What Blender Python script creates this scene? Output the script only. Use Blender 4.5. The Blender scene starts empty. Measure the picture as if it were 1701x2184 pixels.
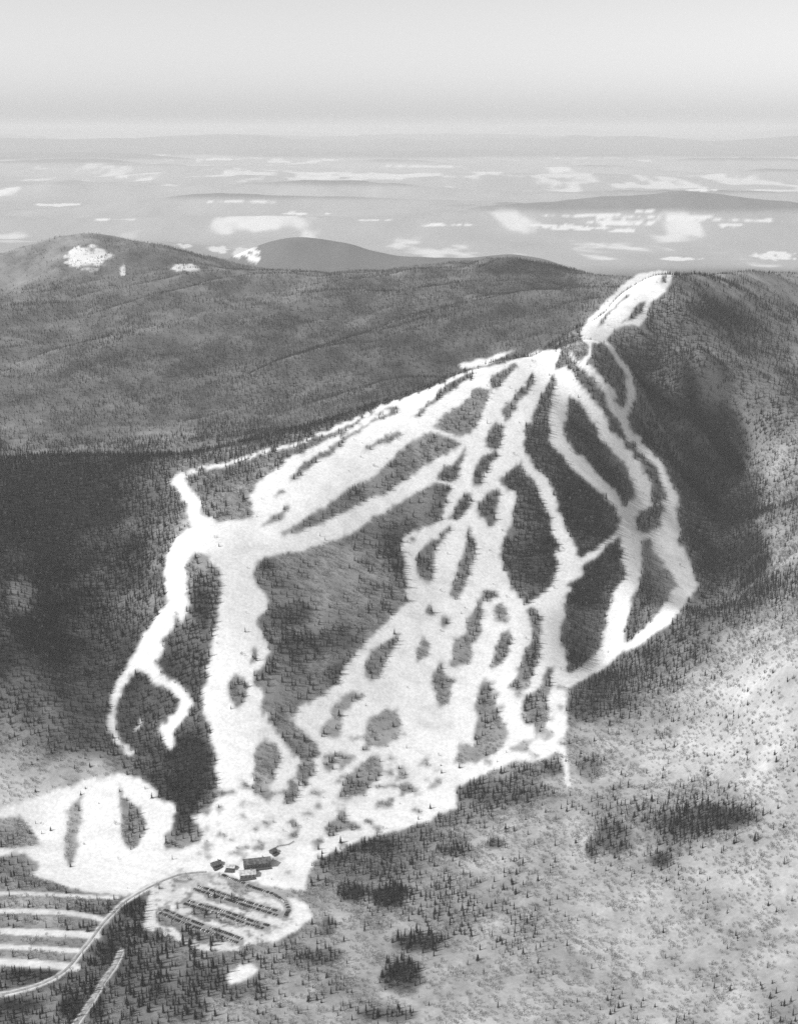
import bpy, bmesh, math, random
import numpy as np
R = math.radians
random.seed(7); rng = np.random.default_rng(11)

# ------------------------------------------------------------------ camera, sky, sun, exposure
CAM_H = 930.0; PITCH = R(15.3); F = 3000.0; CU, CV = 850.5, 1092.0   # authoring pixels: a 1701 x 2184 frame
scene = bpy.context.scene
COL = scene.collection
cam_d = bpy.data.cameras.new("camera"); cam = bpy.data.objects.new("camera", cam_d); COL.objects.link(cam)
cam.location = (0, 0, CAM_H); cam.rotation_euler = (math.pi/2 - PITCH, 0, 0)
cam_d.sensor_fit = 'VERTICAL'; cam_d.sensor_height = 24.0; cam_d.lens = 24.0*F/2184.0
cam_d.clip_start = 5.0; cam_d.clip_end = 400000.0
scene.camera = cam
SUN_AZ = (-0.95, -0.28); SUN_EL = R(39)
world = bpy.data.worlds.new("World"); scene.world = world; world.use_nodes = True
nt = world.node_tree; nt.nodes.clear()
sky = nt.nodes.new('ShaderNodeTexSky'); sky.sky_type = 'NISHITA'; sky.sun_disc = False
sky.sun_elevation = SUN_EL; sky.sun_rotation = math.atan2(SUN_AZ[0], SUN_AZ[1])
sky.altitude = 1500; sky.air_density = 1.0; sky.dust_density = 3.0; sky.ozone_density = 1.0
bw = nt.nodes.new('ShaderNodeRGBToBW'); bg = nt.nodes.new('ShaderNodeBackground'); wo = nt.nodes.new('ShaderNodeOutputWorld')
bg.inputs['Strength'].default_value = 0.105
nt.links.new(sky.outputs[0], bw.inputs[0]); nt.links.new(bw.outputs[0], bg.inputs['Color']); nt.links.new(bg.outputs[0], wo.inputs[0])
sd = bpy.data.lights.new("sun", 'SUN'); sd.energy = 2.45; sd.angle = R(0.6); sd.color = (1, 1, 1)
sun = bpy.data.objects.new("sun", sd); COL.objects.link(sun)
from mathutils import Vector
a = math.hypot(*SUN_AZ); sv = Vector((SUN_AZ[0]/a*math.cos(SUN_EL), SUN_AZ[1]/a*math.cos(SUN_EL), math.sin(SUN_EL)))
sun.rotation_euler = sv.to_track_quat('Z', 'Y').to_euler(); sun.location = (-2000, 500, 2500)
vs = scene.view_settings
vs.view_transform = 'Standard'; vs.look = 'None'; vs.gamma = 1.0; vs.exposure = 0.70; vs.use_curve_mapping = False
HAZE_DENSITY = 3.3e-5; HAZE_COLOR = 0.93

# ------------------------------------------------------------------ helpers
SP, CP = math.sin(PITCH), math.cos(PITCH)
def pix_dir(u, v):
    dx = (np.asarray(u, float)-CU)/F; dy = -(np.asarray(v, float)-CV)/F
    return dx, CP + dy*SP, -SP + dy*CP
def project(x, y, z):
    zz = z - CAM_H
    d = y*CP - zz*SP; up = y*SP + zz*CP
    d = np.maximum(d, 1e-3)
    return CU + F*x/d, CV - F*up/d
def gray(name, v, rough=0.9):
    m = bpy.data.materials.new(name); m.use_nodes = True
    b = m.node_tree.nodes['Principled BSDF']
    b.inputs['Base Color'].default_value = (v, v, v, 1); b.inputs['Roughness'].default_value = rough
    b.inputs['Specular IOR Level'].default_value = 0.2
    return m
def noisy(name, lo, hi, scale, rough=0.9, coord='Object', rnd=0.0):
    m = gray(name, lo, rough); t = m.node_tree; b = t.nodes['Principled BSDF']
    tc = t.nodes.new('ShaderNodeTexCoord'); n = t.nodes.new('ShaderNodeTexNoise'); n.inputs['Scale'].default_value = scale
    n.inputs['Detail'].default_value = 4
    mr = t.nodes.new('ShaderNodeMapRange'); mr.inputs['From Min'].default_value = 0.35; mr.inputs['From Max'].default_value = 0.65
    mr.inputs['To Min'].default_value = lo; mr.inputs['To Max'].default_value = hi
    t.links.new(tc.outputs[coord], n.inputs['Vector']); t.links.new(n.outputs['Fac'], mr.inputs['Value'])
    out = mr.outputs[0]
    if rnd:
        oi = t.nodes.new('ShaderNodeObjectInfo'); m2 = t.nodes.new('ShaderNodeMapRange')
        m2.inputs['To Min'].default_value = 1-rnd; m2.inputs['To Max'].default_value = 1+rnd
        t.links.new(oi.outputs['Random'], m2.inputs['Value'])
        mu = t.nodes.new('ShaderNodeMath'); mu.operation = 'MULTIPLY'
        t.links.new(out, mu.inputs[0]); t.links.new(m2.outputs[0], mu.inputs[1]); out = mu.outputs[0]
    t.links.new(out, b.inputs['Base Color'])
    return m
def hash2(i, j, seed):
    n = (i.astype(np.int64)*374761393 + j.astype(np.int64)*668265263 + seed*1274126177) & 0x7fffffff
    n = ((n ^ (n >> 13))*1274126177) & 0x7fffffff
    n = (n ^ (n >> 16)) & 0xffff
    return n/65535.0
def vnoise(x, y, seed=0):
    xi = np.floor(x); yi = np.floor(y); fx = x-xi; fy = y-yi
    fx = fx*fx*(3-2*fx); fy = fy*fy*(3-2*fy)
    a = hash2(xi, yi, seed); b = hash2(xi+1, yi, seed); c = hash2(xi, yi+1, seed); d = hash2(xi+1, yi+1, seed)
    return (a*(1-fx)+b*fx)*(1-fy) + (c*(1-fx)+d*fx)*fy
def fbm(x, y, seed=0, o=4):
    s = 0; w = 0.5; t = 0
    for k in range(o):
        s = s + w*vnoise(x*2**k, y*2**k, seed+k*17); t += w; w *= 0.5
    return s/t
def sstep(a, b, x):
    t = np.clip((x-a)/(b-a), 0, 1); return t*t*(3-2*t)

# ------------------------------------------------------------------ the relief: heights read off the photograph at known points
ctrl = []; FREE = []
def pz(*rows, free=False):
    for u, v, z in rows:
        if free: FREE.append(len(ctrl))
        dx, dy, dz = pix_dir(u, v); t = (z-CAM_H)/dz
        ctrl.append((dx*t, dy*t, z))
def xyz(*rows):
    for u, Y, z in rows:
        ctrl.append(((u-CU)/F*Y*1.0, Y, z))
# foreground
pz((0,2184,-10),(300,2184,-5),(700,2184,0),(1000,2184,5),(1400,2184,12),(1690,2184,30),
   (0,2000,5),(250,2000,6),(500,1950,5),(600,1900,5),(450,1850,8),(700,1800,15),(250,1850,10),(0,1850,15),(360,1900,5),
   (850,1950,8),(1000,1900,15),(1200,1900,28),(1400,1900,40),(1690,1900,70),(1200,2050,15),(1450,2050,22))
# left clearing and spur
pz((250,1650,68),(100,1695,50),(250,1750,35),(20,1720,45),(300,1570,92),(100,1600,90),(20,1560,108),(230,1500,122),
   (280,1400,170),(350,1300,225),(380,1200,275),(430,1120,312),(150,1400,172),(100,1250,240),(100,1100,300),(40,1400,190),
   (40,1200,268),(200,1100,298),(300,1100,302),(20,982,350),(120,975,353),(220,975,354),(300,985,354),(365,1003,352),(300,1250,235))
# main ski face
pz((500,1800,15),(500,1700,50),(500,1500,140),(500,1300,226),(500,1120,308), free=True)
pz((400,1005,352),(500,985,370),(600,952,392),
   (720,912,412),(850,858,440),(985,800,470),(1100,765,492),(1190,745,502),(1240,735,505))
pz(
   (600,1100,318),(700,1050,345),(850,950,400),(1000,860,440),(750,1150,280),(850,1050,330),(1000,950,385),(1100,880,425),
   (600,1250,250),(700,1350,190),(850,1250,222),(900,1150,262),(1000,1050,320),(1050,1150,262),(1000,1300,195),(650,1500,140),
   (800,1450,135),(950,1500,115),(1050,1400,145),(700,1650,72),(800,1700,50),(900,1700,50),(980,1715,50),(1100,1650,66),(1200,1600,80),
   (1200,1450,132),(1200,1300,185),(1200,1150,240),(1100,1000,340),(1150,1250,190),(1200,1050,310),(1200,900,400),(1200,800,462), free=True)
# right runs
pz((1330,1100,248),(1330,1300,178),(1420,1050,258),(1340,880,375),(1250,900,385),(1300,1000,300),(1400,1150,212),(1430,1000,280),
   (1490,1250,155),(1440,1150,195),(1380,1350,142),(1300,1400,140),(1300,800,442),(1340,780,440),(1260,760,485), free=True)
# summit
pz((1245,705,515),(1300,720,500),(1300,660,545),(1340,620,575),(1400,588,600),(1425,588,600),(1440,622,574),(1400,650,552),(1380,700,512),(1440,655,548),(1500,700,505),(1500,620,565),(1550,640,538),(1600,620,538),(1600,700,482))
xyz((1200,3150,400),(1250,3350,430),(1300,3500,440),(1450,3750,500))
# ravine and the slopes right of it
pz((1400,800,425),(1450,705,503),(1450,780,446),(1450,850,388),(1420,900,352),(1500,750,472),(1500,850,382),(1500,920,325),(1570,950,285),(1590,1100,205),(1600,1200,172),(1540,1260,145),
   (1480,1050,240),(1500,1150,190),(1530,1000,262),(1640,950,292),(1650,1100,236),(1650,1200,206),(1500,800,430),(1600,850,376),(1690,900,335),
   (1600,750,448),(1690,750,432),(1500,660,536),(1690,640,495),(1480,587,584),(1550,585,572),(1620,583,556),(1690,581,538),
   (1500,1301,138),(1400,1500,106),(1400,1700,72),(1200,1720,48),(1690,1600,150),(1690,1400,225),(1690,1200,240),(1690,1000,265),(1550,1400,155),(1550,1600,115),(1560,1750,90))
# the valley behind and the far hillside
xyz((200,2850,180),(40,2900,160),(400,2850,175),(600,2950,190),(850,3050,220),(1000,3200,255),(1150,3350,300),(1250,3600,345),(1400,3800,440),(1550,4700,400),(1690,5200,380),(1310,3600,380))
pz((100,950,165),(100,900,185),(400,930,185),(400,880,200),(100,800,250),(400,800,255),(700,830,250),(700,780,280),(900,780,290),(1000,740,312),
   (100,700,330),(400,700,332),(700,700,335),(1000,700,345),(1150,700,352),(100,600,420),(400,620,402),(700,620,402),(1000,620,410),(1200,660,385),(1250,625,400),
   (20,600,400),(20,560,440),(150,530,500),(220,524,505),(350,541,488),(500,562,450),(650,567,445),(820,567,444),(850,560,455),(950,564,455),(1010,552,468),(1055,541,484),(1100,551,470),(1150,571,448),(1250,598,415))
xyz((150,6400,200),(500,6300,150),(850,6300,150),(1050,6300,150),(1250,6100,150),(1690,6500,150),(-200,6300,150),
    (-600,1500,0),(-600,2500,300),(-600,3300,190),(-600,5000,430),(-100,5200,460),(2300,1400,80),(2300,2000,280),(2300,3000,330),(2300,4200,430),(2300,5500,250),
    (0,700,-20),(850,700,-20),(1700,700,0),(-800,700,-20),(2500,700,20),(0,1050,-12),(850,1050,-5),(1700,1050,15))
CT = np.array(ctrl); C0 = 70.0
def _solve(lam=1e-4):
    P = CT[:, :2]; z = CT[:, 2]; mu = z.mean()
    D = np.sqrt(((P[:, None]-P[None])**2).sum(-1) + C0**2)/1000
    w = np.linalg.solve(D - np.eye(len(P))*lam, z-mu)
    return w, mu
def rbf(x, y):
    o = np.full(x.shape, RMU)
    for (px, py, _), w in zip(CT, RW):
        o += w*np.sqrt((x-px)**2 + (y-py)**2 + C0**2)/1000
    return o
free = np.array(FREE)
for it in range(4):                              # even out the steps between neighbouring points, each sliding along its own sight line
    RW, RMU = _solve(.035)
    for i in free:
        px, py, pzz = CT[i]; d = np.array([px, py, pzz-CAM_H]); best = None
        ts = np.linspace(.96, 1.04, 57); zz_ = rbf(d[0]*ts, d[1]*ts); g = CAM_H+d[2]*ts-zz_
        c_ = np.where(np.sign(g[:-1]) != np.sign(g[1:]))[0]
        if len(c_):
            k = c_[np.argmin(abs(ts[c_]-1))]; f_ = g[k]/(g[k]-g[k+1]); tt = ts[k]+(ts[k+1]-ts[k])*f_; tt = 1+(tt-1)*.8
            CT[i] = d*tt + np.array([0, 0, CAM_H])
RW, RMU = _solve()
far_hills = []          # (u, v_top, Y, half-width x, half-width y)
for h in ((650,505,8000,330,700),(770,528,7700,330,500),(540,520,7900,330,600),(960,538,7700,260,500),(1080,530,8200,300,600),(1180,552,7900,260,500),(330,505,9500,600,900),(-300,480,10500,900,900),(1600,565,8200,600,900),(2300,550,9000,800,900),
          (820,432,17000,900,1500),(300,446,15000,900,1300),(1500,438,18000,1500,1500)):
    u, v, Y, wx, wy = h; dx, dy, dz = pix_dir(u, v); t = Y/dy
    far_hills.append((dx*t, Y, max(CAM_H + dz*t - 40, 20)*(.55 if Y < 9000 else .8), wx*1.25, wy))
for hx_, hy_ in [(rng.uniform(-.42, .42), rng.uniform(12000, 34000)) for _ in range(70)]:
    far_hills.append((hx_*hy_, hy_, rng.uniform(50, 150)*(hy_/16000)**.5, rng.uniform(900, 2400), rng.uniform(350, 900)))
def height(x, y):
    x = np.asarray(x, float); y = np.asarray(y, float)
    out = np.zeros(x.shape)
    near = y < 7600
    if near.any():
        xn, yn = x[near], y[near]
        z = rbf(xn, yn)
        z += 135*sstep(3200, 4000, yn)*sstep(.23, .12, xn/yn)*sstep(6000, 5200, yn)*(np.abs(fbm(xn/700-yn/520, yn/1500+xn/2500, 3, 4)-.5)*2-.25)
        z += 14*sstep(2700, 3400, yn)*(fbm(xn/250+yn/900, yn/300, 4, 3)-0.5)
        z += 9*(fbm(xn/130, yn/130, 5, 4)-0.5)*sstep(1500, 2100, yn)
        z += 3.0*(fbm(xn/45, yn/45, 9, 3)-0.5)
        out[near] = z
    far = y > 5700
    if far.any():
        xf, yf = x[far], y[far]
        z = 40 + 50*(fbm(xf/2600, yf/2600, 21, 4)-0.5)
        for hx, hy, hz, wx, wy in far_hills:
            z += hz*np.exp(-((xf-hx)/wx)**2 - ((yf-hy)/wy)**2)*(0.85+0.3*fbm(xf/500, yf/700, 31, 3))
        z += sstep(25000, 50000, yf)*700*np.maximum(fbm(xf/12000+3, yf/12000, 41, 5)-0.36, 0)*2.6
        w = sstep(5700, 7600, yf); out[far] = out[far]*(1-w) + z*w
    return out
def ray(u, v):
    """pixel of the photograph -> point of the relief it shows"""
    dx, dy, dz = pix_dir(u, v); Y = 900*np.exp(np.arange(0, 2.9, 0.002)); t = Y/dy
    hz = height(dx*t, Y); k = int(np.argmax(CAM_H + dz*t < hz))
    if k == 0: k = 1
    a = CAM_H+dz*t[k-1]-hz[k-1]; b = CAM_H+dz*t[k]-hz[k]; f = a/(a-b); tt = t[k-1]*(1-f)+t[k]*f
    return np.array((dx*tt, dy*tt, hz[k-1]*(1-f)+hz[k]*f))
def ground(x, y): return float(height(np.array([x]), np.array([y]))[0])

# ------------------------------------------------------------------ ground cover maps
FR = {'D':(0,0,1),'A':(298.6,682.5,.5015),'B':(341.2,1151.7,.3125),'5':(511.9,1109,.4013),'6':(938.4,554.5,.4013),'8':(1023.7,1109,.3983),
      '4':(0,1066.4,.4013),'2':(0,1492.9,.5015),'1':(0,1748.9,.5015),'P':(255.9,1748.9,.2508),'Q':(0,1791.5,.2508)}
def fr(k, pts):
    ox, oy, s = FR[k]; return [(ox+s*p[0], oy+s*p[1]) + ((p[2]*s,) if len(p) > 2 else ()) for p in pts]
MS = 1.5                                        # authoring pixels per map cell
MX0, MY0 = -150, 450; MW, MH = int(2000/MS), int(1900/MS)
gu, gv = np.meshgrid(MX0+(np.arange(MW)+.5)*MS, MY0+(np.arange(MH)+.5)*MS)
wu = gu + 12*(fbm(gu/26, gv/26, 51, 4)-.5) + 11*(fbm(gu/7, gv/7, 52, 2)-.5)*sstep(700, 900, gv); wv = gv + 10*(fbm(gu/26, gv/26, 53, 4)-.5) + 8*(fbm(gu/7, gv/7, 54, 2)-.5)
snow = np.zeros((MH, MW)); lotm = np.zeros((MH, MW)); runm = np.zeros((MH, MW))
def poly(M, val, k, pts, warp=True):
    P = fr(k, pts); U, V = (wu, wv) if warp else (gu, gv)
    x0 = min(p[0] for p in P)-8; x1 = max(p[0] for p in P)+8; y0 = min(p[1] for p in P)-8; y1 = max(p[1] for p in P)+8
    i0 = max(int((y0-MY0)/MS), 0); i1 = max(int((y1-MY0)/MS)+1, 0); j0 = max(int((x0-MX0)/MS), 0); j1 = max(int((x1-MX0)/MS)+1, 0)
    u = U[i0:i1, j0:j1]; v = V[i0:i1, j0:j1]; ins = np.zeros(u.shape, bool)
    for (ax, ay), (bx, by) in zip(P, P[1:]+P[:1]):
        if ay == by: continue
        ins ^= ((ay > v) != (by > v)) & (u < (bx-ax)*(v-ay)/(by-ay)+ax)
    M[i0:i1, j0:j1][ins] = val
def stroke(M, val, k, pts, w=None, warp=True):
    P = fr(k, [p if len(p) > 2 else (p[0], p[1], w) for p in pts]); U, V = (wu, wv) if warp else (gu, gv)
    for (ax, ay, aw), (bx, by, bw_) in zip(P, P[1:]):
        m = max(aw, bw_)+8
        i0 = max(int((min(ay, by)-m-MY0)/MS), 0); i1 = max(int((max(ay, by)+m-MY0)/MS)+1, 0); j0 = max(int((min(ax, bx)-m-MX0)/MS), 0); j1 = max(int((max(ax, bx)+m-MX0)/MS)+1, 0)
        u = U[i0:i1, j0:j1]; v = V[i0:i1, j0:j1]
        L = (bx-ax)**2+(by-ay)**2+1e-6; t = np.clip(((u-ax)*(bx-ax)+(v-ay)*(by-ay))/L, 0, 1)
        d = np.hypot(u-ax-t*(bx-ax), v-ay-t*(by-ay))
        M[i0:i1, j0:j1][d < (aw+(bw_-aw)*t)/2] = val
S = snow
# upper fan
poly(S,1,'A',[(470,725),(620,600),(760,530),(860,480),(960,420),(1090,355),(1150,318),(1300,262),(1400,218),(1550,185),(1640,150),(1700,130),(1700,330),(1640,430),(1625,530),(1640,600),(1590,620),(1510,690),(1470,640),(1400,520),(1330,600),(1250,690),(1130,760),(980,850),(850,930),(680,985),(540,1005),(480,960),(470,860)])
stroke(S,1,'A',[(140,690,18),(200,650,18),(330,620,14),(480,578,12),(700,518,14),(840,455,20),(960,405,20),(1090,345,16)])
poly(S,1,'6',[(105,560),(200,530),(350,495),(400,488),(200,575),(130,582)])
poly(S,1,'6',[(640,470),(640,500),(600,590),(520,750),(480,850),(440,900),(430,1000),(470,1080),(380,1060),(345,1060),(310,1180),(200,1210),(100,1190),(180,1000),(300,780),(430,600),(550,480)])
poly(S,1,'A',[(1330,700),(1440,640),(1510,690),(1585,730),(1590,780),(1580,880),(1540,920),(1530,1000),(1560,1110),(1640,1210),(1670,1361),(960,1361),(1100,1250),(1130,1200),(1115,1050),(1105,970),(1120,920),(1180,890),(1270,860),(1310,810),(1300,760)])
stroke(S,1,'A',[(1440,480,70),(1400,600,70),(1360,700,70),(1320,800,50)])
# left runs
poly(S,1,'A',[(120,690),(190,640),(215,650),(200,700),(262,770),(272,860),(470,850),(480,980),(340,1000),(230,1000),(215,900),(190,780)])
stroke(S,1,'4',[(1090,140,120),(950,290,120),(930,420,110),(960,550,100),(900,650,150),(800,780,130),(740,860,100)])
stroke(S,1,'4',[(710,880,50),(640,990,44),(595,1100,36),(590,1220,38),(635,1300,26),(690,1335,44)])
stroke(S,1,'4',[(780,870,80),(850,955,64),(950,1010,48),(1000,1080,66),(940,1160,60),(880,1220,84),(895,1290,50)])
stroke(S,1,'4',[(760,1170,14),(720,1230,12)])
# main face
poly(S,1,'B',[(150,-120),(340,-60),(340,150),(400,220),(412,400),(402,540),(360,620),(332,800),(322,980),(290,1020),(300,1200),(340,1300),(372,1450),(385,1650),(375,1750),(340,1860),(200,1890),(300,1990),(200,2184),(1092,2184),(900,1560),(850,1400),(780,1300),(720,1150),(700,1050),(640,930),(700,860),(740,760),(700,680),(660,560),(730,470),(740,400),(700,330),(640,250),(660,150),(720,100),(900,80),(1092,30),(1092,-60),(500,-120)])
# lower field
P3 = fr('5',[(880,440),(700,620),(620,700),(550,780),(530,850),(440,930),(310,1000),(280,1060),(300,1110),(400,1190),(440,1260),(350,1290),(290,1250),(200,1160),(100,1100),(60,1200),(60,1640),(-100,1720),(100,1850),(400,1800),(640,1700),(900,1640),(1150,1535),(1145,1430),(1190,1400)]) \
   + fr('8',[(20,1360),(150,1305),(330,1280),(440,1200),(460,1100),(455,900),(540,870),(470,850),(440,760),(440,600),(460,400),(330,430),(244,453),(100,300)])
poly(S,1,'D',P3)
# right runs
poly(S,1,'6',[(600,590),(640,560),(700,600),(770,700),(700,715),(600,700)])
stroke(S,1,'6',[(600,570,50),(650,610,80),(700,680,75),(770,735,75),(830,830,75),(870,920,75),(950,1000,75),(1030,1090,85),(1070,1180,90),(1075,1250,90),(1030,1330,110),(1000,1380,90)])
stroke(S,1,'6',[(640,700,95),(630,850,95),(620,950,90),(680,1030,75),(780,1130,85),(860,1200,65),(930,1270,65),(960,1340,65)])
stroke(S,1,'6',[(430,1020,60),(470,1090,55),(530,1160,60),(570,1260,80),(600,1350,75),(640,1450,80),(690,1560,90),(710,1650,100)])
stroke(S,1,'8',[(440,200,90),(445,300,80),(400,420,120),(370,550,130),(390,680,110),(430,800,100),(420,950,80),(400,1100,100),(380,1200,110)])
stroke(S,1,'8',[(800,-30,130),(800,50,130),(810,180,110),(820,300,90),(760,420,110),(720,540,120),(710,660,120),(640,760,90),(540,830,60),(470,850,50)])
stroke(S,1,'6',[(690,500,20),(770,560,42),(850,640,45),(900,710,55),(920,780,55),(970,850,50),(1010,930,45),(1080,1010,45),(1150,1080,45),(1190,1160,50),(1230,1230,60),(1235,1300,65),(1210,1400,90),(1230,1450,90)])
stroke(S,1,'6',[(870,420,22),(920,500,24),(985,580,30),(1010,680,42),(1010,750,45),(980,810,55)])
stroke(S,1,'6',[(800,430,18),(790,500,16),(755,545,20)])
poly(S,1,'6',[(740,380),(800,300),(870,220),(960,140),(1050,70),(1200,58),(1240,90),(1200,170),(1110,230),(1100,300),(1060,350),(1000,345),(920,370),(880,440),(760,440)])
stroke(S,1,'6',[(1040,1300,26),(1130,1288,24),(1240,1290,30)])
stroke(S,1,'6',[(1040,1475,45),(1150,1440,45),(1250,1440,60)])
stroke(S,1,'8',[(930,20,110),(1000,150,130),(1070,250,130),(1115,350,105),(1050,440,95),(970,540,70),(860,630,50),(790,670,50)])
stroke(S,1,'8',[(800,20,30),(700,95,30),(620,170,32),(520,250,40)])
stroke(S,1,'8',[(480,365,32),(380,382,30),(300,425,32),(240,470,36)])
stroke(S,1,'8',[(430,1200,40),(450,1300,26),(470,1440,18)])
# wooded islands
for k, pts in (('A',[(640,685),(640,660),(780,560),(880,490),(1000,420),(1100,365),(1080,395),(950,455),(860,530),(760,600),(680,665)]),
    ('A',[(950,560),(1000,510),(1100,475),(1110,490),(1050,515),(980,545)]),
    ('A',[(1160,415),(1230,350),(1290,280),(1400,225),(1430,235),(1310,300),(1250,350),(1190,410)]),
    ('A',[(1240,460),(1330,380),(1420,310),(1480,290),(1490,320),(1470,370),(1430,450),(1370,505),(1300,480)]),
    ('A',[(1230,475),(1300,492),(1370,525),(1260,590),(1180,640),(1120,690),(1050,735),(960,765),(870,810),(760,870),(620,920),(600,900),(740,820),(830,770),(900,710),(1000,660),(1070,590),(1140,530)]),
    ('A',[(520,880),(560,830),(640,780),(620,820),(560,860)]),('A',[(560,750),(600,720),(620,740)]),
    ('A',[(1490,250),(1540,215),(1600,185),(1612,198),(1560,250),(1520,290),(1495,295)]),
    ('A',[(1658,235),(1672,215),(1665,280),(1600,350),(1592,400),(1560,432),(1530,400),(1550,360),(1600,310),(1640,270)]),
    ('A',[(1470,500),(1510,430),(1545,450),(1540,500),(1510,560),(1480,555),(1465,530)]),
    ('A',[(1410,660),(1440,590),(1500,565),(1515,590),(1470,640),(1450,700),(1415,705)]),
    ('A',[(1255,670),(1300,620),(1365,590),(1360,660),(1320,690),(1280,680)]),
    ('A',[(1320,850),(1340,790),(1380,735),(1410,740),(1400,790),(1350,855)]),
    ('A',[(1430,800),(1490,715),(1530,720),(1520,780),(1505,860),(1490,885),(1460,850)]),
    ('A',[(1170,1010),(1200,960),(1260,930),(1310,880),(1330,880),(1280,940),(1250,980),(1250,1080),(1230,1120),(1190,1090),(1175,1040)]),
    ('A',[(1145,925),(1165,925),(1165,942),(1145,942)]),
    ('A',[(1388,860),(1400,900),(1425,960),(1420,1000),(1380,1130),(1350,1180),(1310,1170),(1340,1090),(1370,1000),(1385,940)]),
    ('5',[(975,470),(1010,440),(1035,490),(1000,515)]),('5',[(1050,540),(1080,500),(1110,540),(1080,570)]),
    ('5',[(1290,390),(1320,365),(1365,400),(1340,420),(1295,430),(1280,480),(1280,600),(1240,660),(1200,780),(1110,780),(1130,700),(1140,630),(1200,600),(1210,520),(1240,480),(1270,430)]),
    ('5',[(1350,460),(1390,440),(1420,500),(1425,550),(1380,545)]),('5',[(1330,800),(1350,680),(1380,600),(1440,570),(1450,620),(1420,730),(1380,760)]),
    ('5',[(930,760),(940,690),(975,620),(1000,680),(1000,720)]),
    ('5',[(660,780),(700,690),(770,640),(850,600),(820,680),(770,740),(740,840),(700,860),(665,830)]),
    ('5',[(490,1010),(540,930),(600,905),(660,930),(600,980),(540,1020),(535,1100),(520,1150),(440,1150),(430,1100),(480,1040)]),
    ('5',[(650,1150),(680,1060),(750,1010),(830,1010),(860,1090),(840,1160),(750,1210),(680,1200)]),
    ('5',[(1010,830),(1075,750),(1085,810),(1130,860),(1110,980),(1050,1000),(1030,900)]),
    ('5',[(1240,1200),(1250,950),(1290,870),(1330,850),(1350,980),(1400,1060),(1420,1130),(1380,1220),(1280,1280),(1180,1290),(1140,1290),(1170,1200)]),
    ('8',[(250,490),(300,460),(330,520),(320,590),(330,650),(310,750),(270,850),(250,900),(190,920),(150,900),(200,820),(230,720),(280,620),(270,540)]),
    ('8',[(220,1000),(240,940),(320,900),(340,830),(400,770),(380,870),(360,960),(360,1050),(340,1150),(300,1150),(280,1090),(230,1080)]),
    ('5',[(640,1290),(700,1240),(750,1280),(760,1340),(720,1400),(640,1470),(570,1460),(520,1450),(540,1400),(590,1350)]),
    ('5',[(450,1640),(480,1600),(560,1600),(640,1610),(560,1650),(480,1680)]),
    ('5',[(70,1420),(80,1200),(120,1170),(200,1200),(215,1260),(190,1330),(180,1400),(100,1420)]),
    ('5',[(235,1500),(250,1440),(270,1380),(310,1400),(310,1450),(270,1510)]),('5',[(300,1380),(300,1300),(380,1290),(400,1330),(340,1420)]),
    ('5',[(230,1100),(260,1080),(320,1130),(400,1190),(440,1260),(350,1290),(290,1240),(240,1180)]),
    ('B',[(458,1010),(480,930),(520,900),(570,950),(592,1010),(570,1110),(520,1140),(480,1080)]),
    ('B',[(600,860),(640,740),(670,790),(650,830)]),('B',[(700,1240),(720,1160),(750,1260),(800,1290),(850,1200),(820,1150),(780,1130),(800,1000),(700,1100)]),
    ('6',[(820,360),(870,300),(1000,180),(1012,188),(920,270),(850,350)]),('6',[(960,350),(1050,230),(1090,220),(1070,270),(1010,320)]),('6',[(1165,120),(1185,80),(1205,92),(1190,120)]),
    ('6',[(650,460),(760,450),(780,500),(740,540),(690,500)]),('6',[(610,580),(640,500),(700,530),(690,570),(640,580)]),
    ('6',[(1040,1400),(1060,1330),(1130,1310),(1170,1350),(1170,1420),(1060,1450)]),
    ('4',[(940,600),(970,680),(965,860),(930,950),(880,950),(860,740),(920,690)])):
    poly(S, 0, k, pts)
stroke(S,0,'6',[(150,585,7),(300,550,9),(420,500,7),(560,465,6),(690,447,6)],warp=False)
runm[:] = S
# base area clearing
poly(S,1,'D',[(-60,1735),(15,1720),(100,1693),(175,1668),(250,1648),(300,1663),(330,1683),(336,1703),(368,1713),(374,1733),(361,1774),(345,1812),(420,1800),(450,1790),(620,1800),(700,1790),(665,1850),(645,1900),(600,1890),(560,1890),(470,1860),(380,1862),(320,1885),(270,1912),(150,1895),(60,1862),(-60,1880)])
for pts in ([(290,470),(350,400),(345,520),(322,560),(330,620),(310,700),(300,720),(270,640),(285,560)],[(512,345),(530,420),(600,470),(628,540),(600,600),(560,640),(520,600),(512,500)],
            [(-50,500),(90,500),(160,570),(170,620),(-50,640)],[(-50,660),(100,655),(170,690),(160,730),(50,750),(-50,760)]):
    poly(S, 0, '2', pts)
runm = np.maximum(runm, S)
# car park loop, terraces and lanes cleared of trees
LOOP = [(270,560),(500,450),(850,430),(1000,500),(1200,575),(1430,660),(1500,760),(1480,860),(1400,920),(1250,1010),(1000,1115),(700,1120),(500,1030),(350,965),(200,940),(230,700),(270,620)]
poly(lotm,1,'P',LOOP)
poly(S,1,'P',[(1430,650),(1600,720),(1620,820),(1500,950),(1300,1040),(1200,1000),(1480,860)])
poly(S,1,'P',[(900,1330),(1000,1230),(1130,1210),(1180,1280),(1100,1350),(950,1400)])
TERR = [('Q',[(-300,455),(80,455),(400,462),(700,480),(1000,492)],26),('Q',[(-300,600),(80,605),(400,610),(600,622),(800,655),(905,690)],34),('Q',[(-300,775),(80,778),(400,790),(700,805),(830,815)],46),
        ('Q',[(-300,910),(80,912),(400,925),(700,945)],34),('Q',[(-300,1040),(80,1042),(400,1060),(650,1085)],52)]
for k, p, w in TERR: stroke(lotm,1,k,p,w*1.25,warp=False)
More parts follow.
